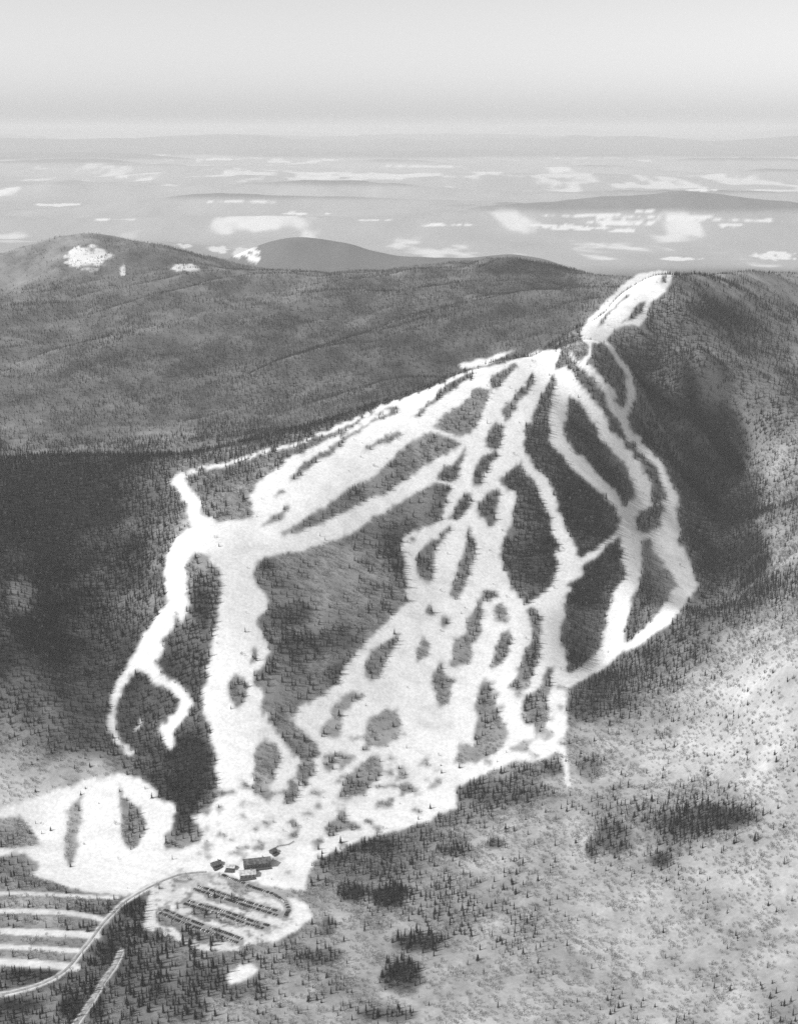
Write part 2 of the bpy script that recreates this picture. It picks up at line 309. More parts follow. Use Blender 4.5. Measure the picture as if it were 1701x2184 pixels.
ROADS = [('main_road',[(-60,2128),(20,2119),(75,2104),(120,2085),(150,2062),(190,2010),(222,1966),(262,1925),(324,1889),(386,1862),(440,1860)],9.0),
         ('side_road',[(140,2215),(165,2180),(200,2130),(222,2090),(246,2060),(258,2030)],20.0)]
for (_, p, w), q_ in zip(ROADS, (10, 13)): stroke(lotm,1,'D',p,q_,warp=False)
# vegetation bands inside the lot
for pts in ([(690,600),(1000,660),(1130,690),(1000,700),(1150,790),(1000,760),(860,700),(760,690)],[(600,740),(760,770),(900,850),(1100,930),(900,900),(780,850),(680,860),(620,800)],
            [(320,790),(480,830),(700,960),(950,1030),(700,1060),(560,1000),(430,920),(340,910),(300,850)],[(900,490),(1010,550),(1150,600),(1060,640),(960,600),(900,540)]):
    poly(lotm, 0, 'P', pts)
lsp = fbm(gu/9, gv/5, 58, 3); lotm = np.where((lsp > .60) & (gu > 330), 0, lotm)
# brightness of the vegetated cover (0 dense dark conifers ... 9 open); the ravine's shade is put in as low tone
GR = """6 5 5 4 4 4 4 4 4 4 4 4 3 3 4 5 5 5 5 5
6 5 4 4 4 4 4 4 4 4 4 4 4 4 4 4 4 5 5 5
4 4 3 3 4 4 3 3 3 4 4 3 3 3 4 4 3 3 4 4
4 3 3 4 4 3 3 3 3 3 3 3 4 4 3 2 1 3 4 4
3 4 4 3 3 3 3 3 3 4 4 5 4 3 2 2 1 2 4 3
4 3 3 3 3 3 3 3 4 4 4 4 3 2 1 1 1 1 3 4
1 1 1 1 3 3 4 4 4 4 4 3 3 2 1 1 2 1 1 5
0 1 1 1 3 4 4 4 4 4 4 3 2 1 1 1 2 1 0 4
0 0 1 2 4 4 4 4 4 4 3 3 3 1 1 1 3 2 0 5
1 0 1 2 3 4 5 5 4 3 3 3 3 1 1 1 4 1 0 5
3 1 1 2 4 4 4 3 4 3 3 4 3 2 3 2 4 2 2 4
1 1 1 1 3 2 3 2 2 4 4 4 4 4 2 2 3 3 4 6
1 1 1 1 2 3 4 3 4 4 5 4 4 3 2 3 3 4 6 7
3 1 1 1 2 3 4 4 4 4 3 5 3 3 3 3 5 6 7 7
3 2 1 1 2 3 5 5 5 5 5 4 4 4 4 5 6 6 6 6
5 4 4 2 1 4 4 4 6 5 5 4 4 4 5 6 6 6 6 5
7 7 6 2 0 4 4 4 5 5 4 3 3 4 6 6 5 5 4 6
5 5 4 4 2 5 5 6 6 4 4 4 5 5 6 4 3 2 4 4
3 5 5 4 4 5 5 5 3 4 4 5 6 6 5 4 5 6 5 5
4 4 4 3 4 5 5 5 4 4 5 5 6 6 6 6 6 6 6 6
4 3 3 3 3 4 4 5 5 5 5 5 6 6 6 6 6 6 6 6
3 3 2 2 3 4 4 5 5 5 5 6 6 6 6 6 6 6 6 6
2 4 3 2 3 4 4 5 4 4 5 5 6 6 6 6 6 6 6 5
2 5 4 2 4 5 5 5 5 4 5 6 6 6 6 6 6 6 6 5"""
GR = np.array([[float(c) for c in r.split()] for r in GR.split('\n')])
def bilerp(G, fx, fy):
    fx = np.clip(fx, 0, G.shape[1]-1.001); fy = np.clip(fy, 0, G.shape[0]-1.001)
    i = fy.astype(int); j = fx.astype(int); a = fx-j; b = fy-i
    return (G[i, j]*(1-a)+G[i, j+1]*a)*(1-b) + (G[i+1, j]*(1-a)+G[i+1, j+1]*a)*b
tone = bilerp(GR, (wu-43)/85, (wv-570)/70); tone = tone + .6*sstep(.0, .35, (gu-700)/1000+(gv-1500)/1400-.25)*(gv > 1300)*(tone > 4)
for cx, cy, rx, ry, val in ((790,2010,200,130,5.9),(1000,1880,120,60,6),(1000,2100,120,90,6.4),(700,1260,160,120,5.1),(820,1350,60,70,4.4),(480,2160,120,30,5.5),(620,2080,60,60,5.4),(440,1250,40,90,4.2),(405,1640,50,80,0),(388,1735,32,45,.5),(300,1570,34,38,1),(1560,700,150,60,3),(1600,1190,35,70,0),(1540,1742,80,26,0.5),(1310,1788,45,32,1),(1410,1835,24,18,1.5),(1262,1812,14,22,1),  # ellipses along the ravine paint its shadow as near-black cover
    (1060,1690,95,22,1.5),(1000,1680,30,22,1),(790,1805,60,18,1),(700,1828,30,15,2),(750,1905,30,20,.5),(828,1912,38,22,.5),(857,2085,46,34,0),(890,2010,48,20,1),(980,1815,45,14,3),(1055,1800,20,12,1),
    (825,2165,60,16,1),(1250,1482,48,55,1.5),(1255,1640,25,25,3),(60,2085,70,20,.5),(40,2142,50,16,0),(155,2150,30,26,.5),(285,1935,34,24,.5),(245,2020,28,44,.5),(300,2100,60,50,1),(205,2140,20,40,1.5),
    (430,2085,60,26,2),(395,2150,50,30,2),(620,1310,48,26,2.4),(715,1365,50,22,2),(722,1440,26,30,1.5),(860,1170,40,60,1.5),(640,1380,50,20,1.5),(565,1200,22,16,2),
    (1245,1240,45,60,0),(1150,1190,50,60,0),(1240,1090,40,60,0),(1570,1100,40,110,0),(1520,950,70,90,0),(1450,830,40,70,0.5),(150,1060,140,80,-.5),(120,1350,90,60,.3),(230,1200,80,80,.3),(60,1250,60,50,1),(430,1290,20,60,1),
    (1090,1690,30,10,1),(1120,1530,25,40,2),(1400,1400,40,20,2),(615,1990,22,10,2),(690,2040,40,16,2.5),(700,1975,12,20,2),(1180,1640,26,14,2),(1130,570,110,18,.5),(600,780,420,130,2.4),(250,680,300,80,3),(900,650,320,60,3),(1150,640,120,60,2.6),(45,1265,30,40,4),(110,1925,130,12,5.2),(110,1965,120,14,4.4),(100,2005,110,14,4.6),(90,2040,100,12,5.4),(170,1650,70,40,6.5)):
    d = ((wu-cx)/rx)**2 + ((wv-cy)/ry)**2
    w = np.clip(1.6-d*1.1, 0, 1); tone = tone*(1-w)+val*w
def blur(M, n):
    for _ in range(n):
        M = (M + np.roll(M, 1, 0) + np.roll(M, -1, 0) + np.roll(M, 1, 1) + np.roll(M, -1, 1))/5
    return M
scr = np.zeros((MH, MW))
poly(scr, 1, 'D', [(430,1700),(520,1640),(620,1600),(700,1560),(900,1560),(960,1700),(900,1740),(660,1850),(560,1880),(440,1850),(400,1800)])
poly(scr, 1, '8', [(20,850),(460,850),(455,1200),(330,1280),(20,1360)])
sn_ = fbm(gu/26, gv/13, 57, 4)
snow = np.where((scr > 0) & (sn_ > .655), 0, snow); tone = np.where((scr > 0) & (sn_ > .62), 5.3, tone)
k_ = sstep(760, 1100, gv); rg = fbm(gu/11, gv/8, 59, 3); near_edge = np.clip(blur(1-snow, 14)*3, 0, 1)*(gv > 800)*(gv < 1860)
snow = np.where((rg > .65) & (near_edge > .25), 0, snow)
stroke(snow,1,'8',[(800,20,30),(700,95,30),(620,170,32),(520,250,40)]); stroke(snow,1,'8',[(480,365,32),(380,382,30),(300,425,32),(240,470,36)])
stroke(snow,1,'A',[(1240,462,12),(1300,485,12),(1370,512,12)],warp=False); stroke(snow,1,'A',[(1250,684,12),(1330,700,14)],warp=False)
snow_b = blur(snow, 2)*(1-k_)+blur(snow, 6)*k_; lot_b = blur(lotm, 1); tone = blur(tone, 4)
def mp(M, u, v): return bilerp(M, (np.asarray(u)-MX0)/MS-.5, (np.asarray(v)-MY0)/MS-.5)

# ------------------------------------------------------------------ terrain mesh (fan of fine cells)
srow = np.concatenate([np.arange(-.95,-.36,.02), np.arange(-.36,.36,.0017), np.arange(.36,.96,.02)])
Yr = np.concatenate([np.arange(500,1150,50), 1150*np.exp(np.arange(0, math.log(6300/1150), .0022)), 6300*np.exp(np.arange(.0045, math.log(150000/6300), .0045))])
SS, YY = np.meshgrid(srow, Yr); XX = SS*YY
ZZ = height(XX.ravel(), YY.ravel()).reshape(XX.shape)
ang = (ZZ-CAM_H)/YY
runmax = np.maximum.accumulate(ang, axis=0)
vis = (ang >= runmax-0.0012).astype(float)
PU, PV = project(XX, YY, ZZ)
inm = (PU > MX0+5) & (PU < MX0+MW*MS-5)
VS = np.where(inm, mp(snow_b, PU, PV), 0)*vis; VL = np.where(inm, mp(lot_b, PU, PV), 0)*vis
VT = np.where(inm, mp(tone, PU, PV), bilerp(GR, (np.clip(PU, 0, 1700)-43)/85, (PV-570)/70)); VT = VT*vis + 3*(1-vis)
cl0 = (fbm(XX/38, YY/38, 102, 4)-.5)*1.7 + (fbm(XX/120, YY/120, 104, 3)-.5)*1.5
VT = np.where((YY > 3000) & (PV > 895) & (PU < 420), np.maximum(VT, 3.6), VT)  # lighter cover paints in the sunlit valley behind the left spur
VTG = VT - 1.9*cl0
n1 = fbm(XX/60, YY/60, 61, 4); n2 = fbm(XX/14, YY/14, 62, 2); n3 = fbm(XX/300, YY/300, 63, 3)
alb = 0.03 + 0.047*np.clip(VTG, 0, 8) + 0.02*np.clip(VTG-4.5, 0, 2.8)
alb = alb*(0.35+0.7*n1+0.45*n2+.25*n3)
# clearings on the far hillside

alb = np.where(YY > 3200, alb*(0.55+0.45*n3)*sstep(6600, 3000, YY)**.0, alb)
def patch(cx, cy, rx, ry, th, ylo, yhi, k=0.75):
    global alb
    d = ((PU-cx)/rx)**2+((PV-cy)/ry)**2 - 1.1*(fbm(PU/14, PV/7, 71, 3)-.5)*2
    w = sstep(th+.25, th-.25, d)*vis*((YY > ylo) & (YY < yhi)); alb = alb*(1-w)+k*w
for p in ((185,549,46,24,.9),(395,571,30,9,.8),(262,577,6,14,.7),(470,533,40,9,.5),(520,540,38,16,.5),(385,525,25,6,.6),(540,552,20,12,.5)):
    patch(*p, 4300, 9500)
# far plain: fields and woods
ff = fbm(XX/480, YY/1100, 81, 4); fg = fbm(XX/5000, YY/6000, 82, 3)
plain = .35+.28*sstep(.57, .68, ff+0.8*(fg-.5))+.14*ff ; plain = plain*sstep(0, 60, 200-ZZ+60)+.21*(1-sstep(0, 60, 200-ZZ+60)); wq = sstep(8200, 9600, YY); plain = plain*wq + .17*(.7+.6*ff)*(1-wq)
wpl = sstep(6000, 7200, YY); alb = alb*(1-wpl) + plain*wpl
for p in ((1330,475,90,8,.5),(1150,481,80,5,.5),(1450,465,130,5,.6),(950,479,60,4,.5),(1330,492,60,6,.4),(1560,480,50,6,.4),(1450,552,55,5,.5),(1650,545,60,12,.4),(640,455,60,3,.5),(250,468,60,3,.5),(120,437,60,4,.5),
          (700,378,80,4,.4),(900,355,90,4,.4),(600,345,60,4,.3),(1400,452,60,4,.6),(1250,460,100,4,.5),(470,533,40,9,.5),(520,538,38,16,.5),(385,525,25,6,.6),(540,552,20,12,.5),(980,478,60,3,.5),(1240,486,90,5,.5),(1620,470,70,4,.5),(520,430,90,3,.4),(800,470,40,3,.4),(1500,405,60,3,.4),(450,340,60,3,.4)):
    patch(*p, 6200, 60000, .8)
SNOW_A = 0.86*(0.93+0.10*n1)
trk = fbm((XX*.35+YY)/9, (YY*.2-XX)/160, 91, 3); SNOW_A = SNOW_A*(0.88+0.20*trk)*(1-.10*sstep(.56, .75, fbm((XX+YY*.5)/60, (YY-XX*.3)/22, 93, 4))*(PV > 1150))
alb = alb*(1-VS)+SNOW_A*VS
lane = np.zeros((MH, MW))
for p_, w_ in (([(640,572),(800,625),(1000,690),(1200,752),(1350,800)],80),([(560,700),(700,745),(900,800),(1100,872),(1250,915)],80),([(350,775),(500,840),(700,915),(900,985),(1020,1030)],84),([(860,462),(1000,520),(1150,582),(1300,630),(1400,690),(1435,760),(1400,830)],66)):
    stroke(lane, 1, 'P', p_, w_, warp=False)
poly(lane, .5, 'P', [(480,470),(830,460),(740,570),(450,600)])
VG = np.where(inm, mp(blur(lane, 1), PU, PV), 0)
LOT_A = 0.7*(0.85+0.3*n2)*(1-.55*VG); alb = alb*(1-VL)+LOT_A*VL
alb = np.clip(alb, .02, .86)
nr, nc = XX.shape
idx = np.arange(nr*nc).reshape(nr, nc)
quads = np.stack([idx[:-1, :-1], idx[:-1, 1:], idx[1:, 1:], idx[1:, :-1]], -1)
cls = np.zeros((nr-1, nc-1), int)
cen = lambda M: (M[:-1, :-1]+M[1:, 1:]+M[1:, :-1]+M[:-1, 1:])/4
cls[cen(VS) > .5] = 1; cls[(cen(VL) > .5)] = 2; cls[cen(YY) > 6300] = 3
gm = bpy.data.materials.new("ground_cover"); gm.use_nodes = True
t = gm.node_tree; b = t.nodes['Principled BSDF']; b.inputs['Roughness'].default_value = .95; b.inputs['Specular IOR Level'].default_value = .1
at = t.nodes.new('ShaderNodeAttribute'); at.attribute_name = 'cover'
tc = t.nodes.new('ShaderNodeTexCoord'); nz = t.nodes.new('ShaderNodeTexNoise'); nz.inputs['Scale'].default_value = .22; nz.inputs['Detail'].default_value = 3
mr = t.nodes.new('ShaderNodeMapRange'); mr.inputs['From Min'].default_value = .3; mr.inputs['From Max'].default_value = .7; mr.inputs['To Min'].default_value = .86; mr.inputs['To Max'].default_value = 1.1
mu = t.nodes.new('ShaderNodeMath'); mu.operation = 'MULTIPLY'
t.links.new(tc.outputs['Object'], nz.inputs['Vector']); t.links.new(nz.outputs['Fac'], mr.inputs['Value'])
t.links.new(at.outputs['Fac'], mu.inputs[0]); t.links.new(mr.outputs[0], mu.inputs[1]); t.links.new(mu.outputs[0], b.inputs['Base Color'])
def np_mesh(name, V, Fq):
    me = bpy.data.meshes.new(name)
    me.vertices.add(len(V)); me.vertices.foreach_set('co', V.astype(np.float32).ravel())
    k = Fq.shape[1]; n = len(Fq)
    me.loops.add(n*k); me.loops.foreach_set('vertex_index', Fq.astype(np.int32).ravel())
    me.polygons.add(n); me.polygons.foreach_set('loop_start', (np.arange(n)*k).astype(np.int32))
    me.update(calc_edges=True)
    return me
VV = np.stack([XX.ravel(), YY.ravel(), ZZ.ravel()], 1); AA = alb.ravel()
for c, name in ((0, 'hillside'), (1, 'ski_run'), (2, 'parking_lot'), (3, 'plain')):
    q = quads[cls == c]; used = np.unique(q); remap = np.zeros(nr*nc, np.int64); remap[used] = np.arange(len(used))
    me = np_mesh(name, VV[used], remap[q])
    me.polygons.foreach_set('use_smooth', np.ones(len(q), bool))
    ca = me.attributes.new('cover', 'FLOAT', 'POINT'); ca.data.foreach_set('value', AA[used].astype(np.float32))
    me.materials.append(gm); o = bpy.data.objects.new(name, me); COL.objects.link(o); o['kind'] = 'structure'

def ribbon(name, pts, width, mat, lift=.35):
    P = [ray(u, v) for u, v in pts]; fine = []
    for p, q in zip(P, P[1:]):
        n = max(2, int(np.linalg.norm(q[:2]-p[:2])/4))
        for i in range(n): fine.append(p[:2]+(q[:2]-p[:2])*i/n)
    fine.append(P[-1][:2]); fine = np.array(fine)
    for _ in range(12): fine[1:-1] = (fine[:-2]+fine[1:-1]*2+fine[2:])/4
    T = np.gradient(fine, axis=0); T /= np.linalg.norm(T, axis=1)[:, None]; N = np.stack([-T[:, 1], T[:, 0]], 1)
    offs = (-1, -.5, 0, .5, 1); V = []
    for o_ in offs:
        xy = fine+N*o_*width/2; z = height(xy[:, 0], xy[:, 1])+lift*(1 if abs(o_) < 1 else -.6); V.append(np.column_stack([xy, z]))
    V = np.stack(V, 1).reshape(-1, 3); n = len(fine); k = len(offs)
    Fq = np.array([(i*k+j, (i+1)*k+j, (i+1)*k+j+1, i*k+j+1) for i in range(n-1) for j in range(k-1)])
    me = np_mesh(name, V, Fq); me.materials.append(mat); o = bpy.data.objects.new(name, me); COL.objects.link(o); o['kind'] = 'structure'
    return fine
road_lines = []
rm1 = noisy('ploughed_road', .24, .42, .12); rm2 = noisy('gravel_road', .22, .48, .2)
for (name, p, w), m, ww in zip(ROADS, (rm1, rm2), (4.6, 7.0)):
    road_lines.append(ribbon('road', p, ww, m))

# ------------------------------------------------------------------ trees
def conifer_parts(seed, tiers=7, spikes=8, slim=.17, lod=0):
    """unit-height spruce: (crown verts, faces), (trunk verts, faces)"""
    r = random.Random(seed); V = []; Fc = []
    for k in range(tiers):
        f = k/(tiers-1); z0 = .10+.80*f; rad = slim*(1-f)**.8*(.85+.3*r.random())+.012; drop = .05+.06*(1-f); top = min(1, z0+.13+.04*(1-f))
        c = len(V); V.append((r.uniform(-.006, .006), r.uniform(-.006, .006), top))
        a0 = r.random()*6.28
        for s in range(spikes):
            a = a0+6.283*s/spikes; rr = rad*r.uniform(.72, 1.25); V.append((math.cos(a)*rr, math.sin(a)*rr, z0-drop*r.uniform(.5, 1.2)))
            a += 3.1416/spikes; rr = rad*.5; V.append((math.cos(a)*rr, math.sin(a)*rr, z0+.02))
        n = spikes*2
        for s in range(n): Fc.append((c, c+1+s, c+1+(s+1) % n))
    T = []; Ft = []
    for z, rr in ((-.04, .018), (.25, .013), (.8, .005)):
        for s in range(5): a = 6.283*s/5; T.append((math.cos(a)*rr, math.sin(a)*rr, z))
    for l in range(2):
        for s in range(5):
            p = l*5+s; q = l*5+(s+1) % 5; Ft.append((p, q, q+5)); Ft.append((p, q+5, p+5))
    return (V, Fc), (T, Ft)
def mesh_of(name, VF, mat):
    me = bpy.data.meshes.new(name); me.from_pydata(VF[0], [], VF[1]); me.materials.append(mat); me.update(); return me
def join(name, parts, mats):
    V = []; Fs = []; mi = []
    for k, (v, f) in enumerate(parts):
        o = len(V); V += list(v); Fs += [tuple(i+o for i in q) for q in f]; mi += [k]*len(f)
    me = bpy.data.meshes.new(name); me.from_pydata(V, [], Fs)
    for m in mats: me.materials.append(m)
    me.polygons.foreach_set('material_index', mi); me.update(); return me
needle = noisy('needles', .010, .028, 3.0, rnd=.35); bark = noisy('bark', .06, .12, 5.0); twig = noisy('bare_twigs', .13, .24, 3.0, rnd=.3)
def shrub(seed):
    """unit-height bare broadleaf crown: short stems carrying a haze of thin twigs"""
    r = random.Random(seed); V = []; Fs = []
    def sl(p, q, w):
        o = len(V); a = r.random()*6.28; d = (math.cos(a)*w, math.sin(a)*w, 0)
        V.extend([(p[0]-d[0], p[1]-d[1], p[2]), (p[0]+d[0], p[1]+d[1], p[2]), q]); Fs.append((o, o+1, o+2))
    for k in range(4):
        a = r.random()*6.28; q = (math.cos(a)*.15, math.sin(a)*.15, .75); sl((0, 0, -.05), q, .035)
    for k in range(34):
        a = r.random()*6.28; rr = .30*math.sqrt(r.random()); z = r.uniform(.3, .85); p = (math.cos(a)*rr, math.sin(a)*rr, z)
        b_ = a+r.uniform(-.8, .8); l = r.uniform(.12, .25); sl(p, (p[0]+math.cos(b_)*l*.6, p[1]+math.sin(b_)*l*.6, min(1, z+l)), .045)
    return V, Fs
far_mesh = [join('spruce%d' % s, conifer_parts(s, 6, 6, sl), (needle, bark)) for s, sl in ((1, .14), (2, .18), (3, .115))]
bush_mesh = [mesh_of('bare_crown%d' % s, shrub(s), twig) for s in (5, 6)]

def field(x, y):
    """cover maps at ground points, through the fan grid"""
    fx = np.interp(x/y, srow, np.arange(len(srow))); fy = np.interp(y, Yr, np.arange(len(Yr)))
    return bilerp(VS, fx, fy), bilerp(VL, fx, fy), bilerp(VT, fx, fy), bilerp(vis, fx, fy)
def scatter(y0, y1, step, smax):
    n_y = int((y1-y0)/step); xs = []; ys = []
    for i in range(n_y):
        y = y0+(i+.5)*step; w = smax*y; x = np.arange(-w, w, step); xs.append(x+rng.uniform(-.5, .5, len(x))*step*.95); ys.append(y+rng.uniform(-.5, .5, len(x))*step*.95)
    return np.concatenate(xs), np.concatenate(ys)
KY = np.array([0, 1, 2, 3, 4, 5, 6, 7, 9]); KP = np.array([.99, .96, .82, .62, .42, .22, .05, .02, .008])
def trees(y0, y1, step, smax, hlo, hhi, ksc):
    x, y = scatter(y0, y1, step, smax); vs_, vl_, vt_, vv_ = field(x, y)
    z = height(x, y); h = rng.uniform(hlo, hhi, len(x))*(1-.35*vs_)*(.7+.6*fbm(x/90, y/90, 101, 2))*np.interp(vt_, [3, 6], [1, .72])
    cl = (fbm(x/38, y/38, 102, 4)-.5)*1.7 + (fbm(x/120, y/120, 104, 3)-.5)*1.5
    p = np.interp(vt_ - ksc*cl, KY, KP)
    u, v = project(x, y, z+h*.6); s2 = np.where((u > MX0+5) & (u < MX0+MW*MS-5), mp(snow_b, u, v), 0)
    l2 = np.where((u > MX0+5) & (u < MX0+MW*MS-5), mp(lot_b, u, v), 0)
    snowy = np.maximum(vs_, np.where(vv_ > .5, s2, 0)); lot = np.maximum(vl_, np.where(vv_ > .5, l2, 0))
    p = np.where(snowy > .78, .0025+.05*(fbm(x/30, y/30, 103, 3) > .67)*(y < 1900), p*np.clip(1.15-snowy*1.45, 0, 1)**.8); p = np.where(lot > .4, 0, p)
    keep = rng.random(len(x)) < p
    for line in road_lines:
        near = np.where(keep & (y < 1900) & (x < 200))[0]
        d = np.min(np.hypot(x[near][:, None]-line[None, :, 0], y[near][:, None]-line[None, :, 1]), axis=1) if len(near) else np.array([])
        keep[near[d < 4.5]] = False
    return x[keep], y[keep], z[keep]-.3, h[keep]
print('scatter')
T1 = trees(1150, 3500, 6.0, .345, 7, 15, 3.3)
T2 = trees(3500, 6300, 8.0, .33, 6, 12, 2.4)
# keep clear the ground under buildings
BUILD = [(545,1840),(525,1868),(461,1846),(600,1806),(470,1870)]
bp = [ray(u, v) for u, v in BUILD]
def clear(T, r=26):
    x, y, z, h = T; m = np.ones(len(x), bool)
    for p in bp: m &= np.hypot(x-p[0], y-p[1]) > r
    return x[m], y[m], z[m], h[m]
T1 = clear(T1)
# bare broadleaf brush
def brush(y0, y1, step, smax):
    x, y = scatter(y0, y1, step, smax); vs_, vl_, vt_, vv_ = field(x, y); z = height(x, y); h = rng.uniform(2.5, 6.5, len(x))
    p = np.interp(vt_, [0, 2, 4, 5, 6, 7], [.15, .4, .65, .65, .55, .4])*np.clip(fbm(x/25, y/25, 111, 3)*2.2-.35, 0, 1.2)
    u, v = project(x, y, z+h*.6); s2 = mp(snow_b, u, v)*(vv_ > .5)
    p = np.where(np.maximum(vs_, s2) > .45, .004, p); p = np.where(vl_ > .35, 0, p)
    k = rng.random(len(x)) < p
    return x[k], y[k], z[k]-.2, h[k]
B1 = clear(brush(1150, 3000, 4.4, .34), 22)
print('trees', len(T1[0]), len(T2[0]), 'brush', len(B1[0]))

def ordinal(n):
    return '%d%s' % (n, 'th' if 10 <= n % 100 <= 20 else {1: 'st', 2: 'nd', 3: 'rd'}.get(n % 10, 'th'))
# the 300 conifers that show largest become things
x, y, z, h = T1
u, v = project(x, y, z); ut, vt = project(x, y, z+h); pxh = v-vt
cand = np.where((u > 8) & (u < 1693) & (v < 2180) & (vt > 0))[0]
order = cand[np.argsort(-pxh[cand])][:300]
sel = np.zeros(len(x), bool); sel[order] = True
crown_me = []; trunk_me = []
for s, sl in ((11, .13), (12, .165), (13, .105), (14, .19)):
    c_, t_ = conifer_parts(s, 10, 8, sl); crown_me.append(mesh_of('crown', c_, needle)); trunk_me.append(mesh_of('trunk', t_, bark))
SHAPE = ('slender', 'full', 'needle-thin', 'broad')
cells = {}
for i in order:
    r_ = int((2184-v[i])//42); c_ = int(u[i]//122); cells.setdefault((r_, c_), []).append(i)
XN = ['left corner grove', 'left edge grove', 'grove by the pale lane', 'dark left grove', 'grove below the car park', 'mottled brush', 'brush left of the dark clump',
      'the dark round clump', 'brush right of the dark clump', 'open brush', 'the pale slope', 'the right pale slope', 'right-hand brush', 'right edge brush']
RN = ['along the bottom edge', 'just above the bottom edge', 'second strip up', 'third strip up', 'fourth strip up']
for (r_, c_), ids in sorted(cells.items()):
    ids.sort(key=lambda i: u[i])
    for n, i in enumerate(ids):
        kk = int(i) % 4; size = 'tall' if h[i] > 15.5 else ('short' if h[i] < 11 else 'middling')
        rt = bpy.data.objects.new('conifer_tree', None); COL.objects.link(rt)
        rt.location = (x[i], y[i], z[i]); rt.rotation_euler = (0, 0, (i*1.7) % 6.28); rt.scale = (h[i],)*3; rt.empty_display_size = .1
        rn = RN[r_] if r_ < len(RN) else '%s strip up' % ordinal(r_)
        rt['label'] = '%s conifer, %s from left in %s, %s' % (size, ordinal(n+1), XN[min(c_, 13)], rn)
        rt['category'] = 'conifer'; rt['group'] = 'conifers standing in the foreground brush'
        for nm, me in (('crown', crown_me[kk]), ('trunk', trunk_me[kk])):
            ch = bpy.data.objects.new(nm, me); COL.objects.link(ch); ch.parent = rt
T1 = tuple(q[~sel] for q in T1)

def cloud(name, label, cat, T, meshes):
    """one object that grows a mass of plants on its points"""
    x, y, z, h = T; n = len(x)
    me = bpy.data.meshes.new(name); me.vertices.add(n); me.vertices.foreach_set('co', np.stack([x, y, z], 1).astype(np.float32).ravel())
    for nm, arr in (('size', h), ('turn', rng.uniform(0, 6.283, n)), ('wide', rng.uniform(.85, 1.3, n))):
        at_ = me.attributes.new(nm, 'FLOAT', 'POINT'); at_.data.foreach_set('value', arr.astype(np.float32))
    pk = me.attributes.new('pick', 'INT', 'POINT'); pk.data.foreach_set('value', rng.integers(0, len(meshes), n).astype(np.int32))
    ob = bpy.data.objects.new(name, me); COL.objects.link(ob); ob['kind'] = 'stuff'; ob['label'] = label; ob['category'] = cat
    ng = bpy.data.node_groups.new(name, 'GeometryNodeTree')
    ng.interface.new_socket('Geometry', in_out='INPUT', socket_type='NodeSocketGeometry'); ng.interface.new_socket('Geometry', in_out='OUTPUT', socket_type='NodeSocketGeometry')
    N = ng.nodes; L = ng.links; gi = N.new('NodeGroupInput'); go = N.new('NodeGroupOutput'); jn = N.new('GeometryNodeJoinGeometry')
    def attr(nm, ty):
        a_ = N.new('GeometryNodeInputNamedAttribute'); a_.data_type = ty; a_.inputs['Name'].default_value = nm; return [o_ for o_ in a_.outputs if o_.enabled][0]
    size = attr('size', 'FLOAT'); turn = attr('turn', 'FLOAT'); wide = attr('wide', 'FLOAT'); pick = attr('pick', 'INT')
    rot = N.new('ShaderNodeCombineXYZ'); L.new(turn, rot.inputs[2])
    m1 = N.new('ShaderNodeMath'); m1.operation = 'MULTIPLY'; L.new(size, m1.inputs[0]); L.new(wide, m1.inputs[1])
    sc_ = N.new('ShaderNodeCombineXYZ'); L.new(m1.outputs[0], sc_.inputs[0]); L.new(m1.outputs[0], sc_.inputs[1]); L.new(size, sc_.inputs[2])
    for k, mm in enumerate(meshes):
        po = bpy.data.objects.new(mm.name, mm)
        oi = N.new('GeometryNodeObjectInfo'); oi.inputs['Object'].default_value = po; oi.inputs['As Instance'].default_value = True
        cp = N.new('FunctionNodeCompare'); cp.data_type = 'INT'; cp.operation = 'EQUAL'
        ii = [s_ for s_ in cp.inputs if s_.enabled]; L.new(pick, ii[0]); ii[1].default_value = k
        ip = N.new('GeometryNodeInstanceOnPoints'); L.new(gi.outputs[0], ip.inputs['Points']); L.new(cp.outputs[0], ip.inputs['Selection']); L.new(oi.outputs['Geometry'], ip.inputs['Instance'])
        L.new(rot.outputs[0], ip.inputs['Rotation']); L.new(sc_.outputs[0], ip.inputs['Scale']); L.new(ip.outputs[0], jn.inputs[0])
    L.new(jn.outputs[0], go.inputs[0])
    md = ob.modifiers.new('grow', 'NODES'); md.node_group = ng
    return ob
cloud('forest', 'dense dark conifer forest covering the ski mountain between the white runs', 'forest', T1, far_mesh)
cloud('distant_forest', 'grey hazy conifer forest covering the long hillside behind the ski mountain', 'forest', T2, far_mesh)
cloud('brush', 'bare grey leafless brush spread over the pale lower slopes', 'brush', B1, bush_mesh)

# ------------------------------------------------------------------ buildings, cars
def box(V, Fs, x0, x1, y0, y1, z0, z1):
    o = len(V); V += [(x0, y0, z0), (x1, y0, z0), (x1, y1, z0), (x0, y1, z0), (x0, y0, z1), (x1, y0, z1), (x1, y1, z1), (x0, y1, z1)]
    Fs += [tuple(i+o for i in q) for q in ((0, 3, 2, 1), (4, 5, 6, 7), (0, 1, 5, 4), (1, 2, 6, 5), (2, 3, 7, 6), (3, 0, 4, 7))]
def part(name, boxes, mat, parent, extra=None):
    V = []; Fs = []
    for b_ in boxes: box(V, Fs, *b_)
    if extra: extra(V, Fs)
    me = bpy.data.meshes.new(name); me.from_pydata(V, [], Fs); me.materials.append(mat); me.update()
    o = bpy.data.objects.new(name, me); COL.objects.link(o); o.parent = parent; return o
wallm = noisy('dark_boards', .07, .13, .8); wallp = noisy('pale_boards', .30, .42, .8); roofm = noisy('dark_roofing', .07, .20, .35); roofs = noisy('snowy_roof', .35, .7, .3)
glass = gray('window_glass', .04, .15); frame = gray('painted_trim', .55); doorm = gray('door_paint', .12)
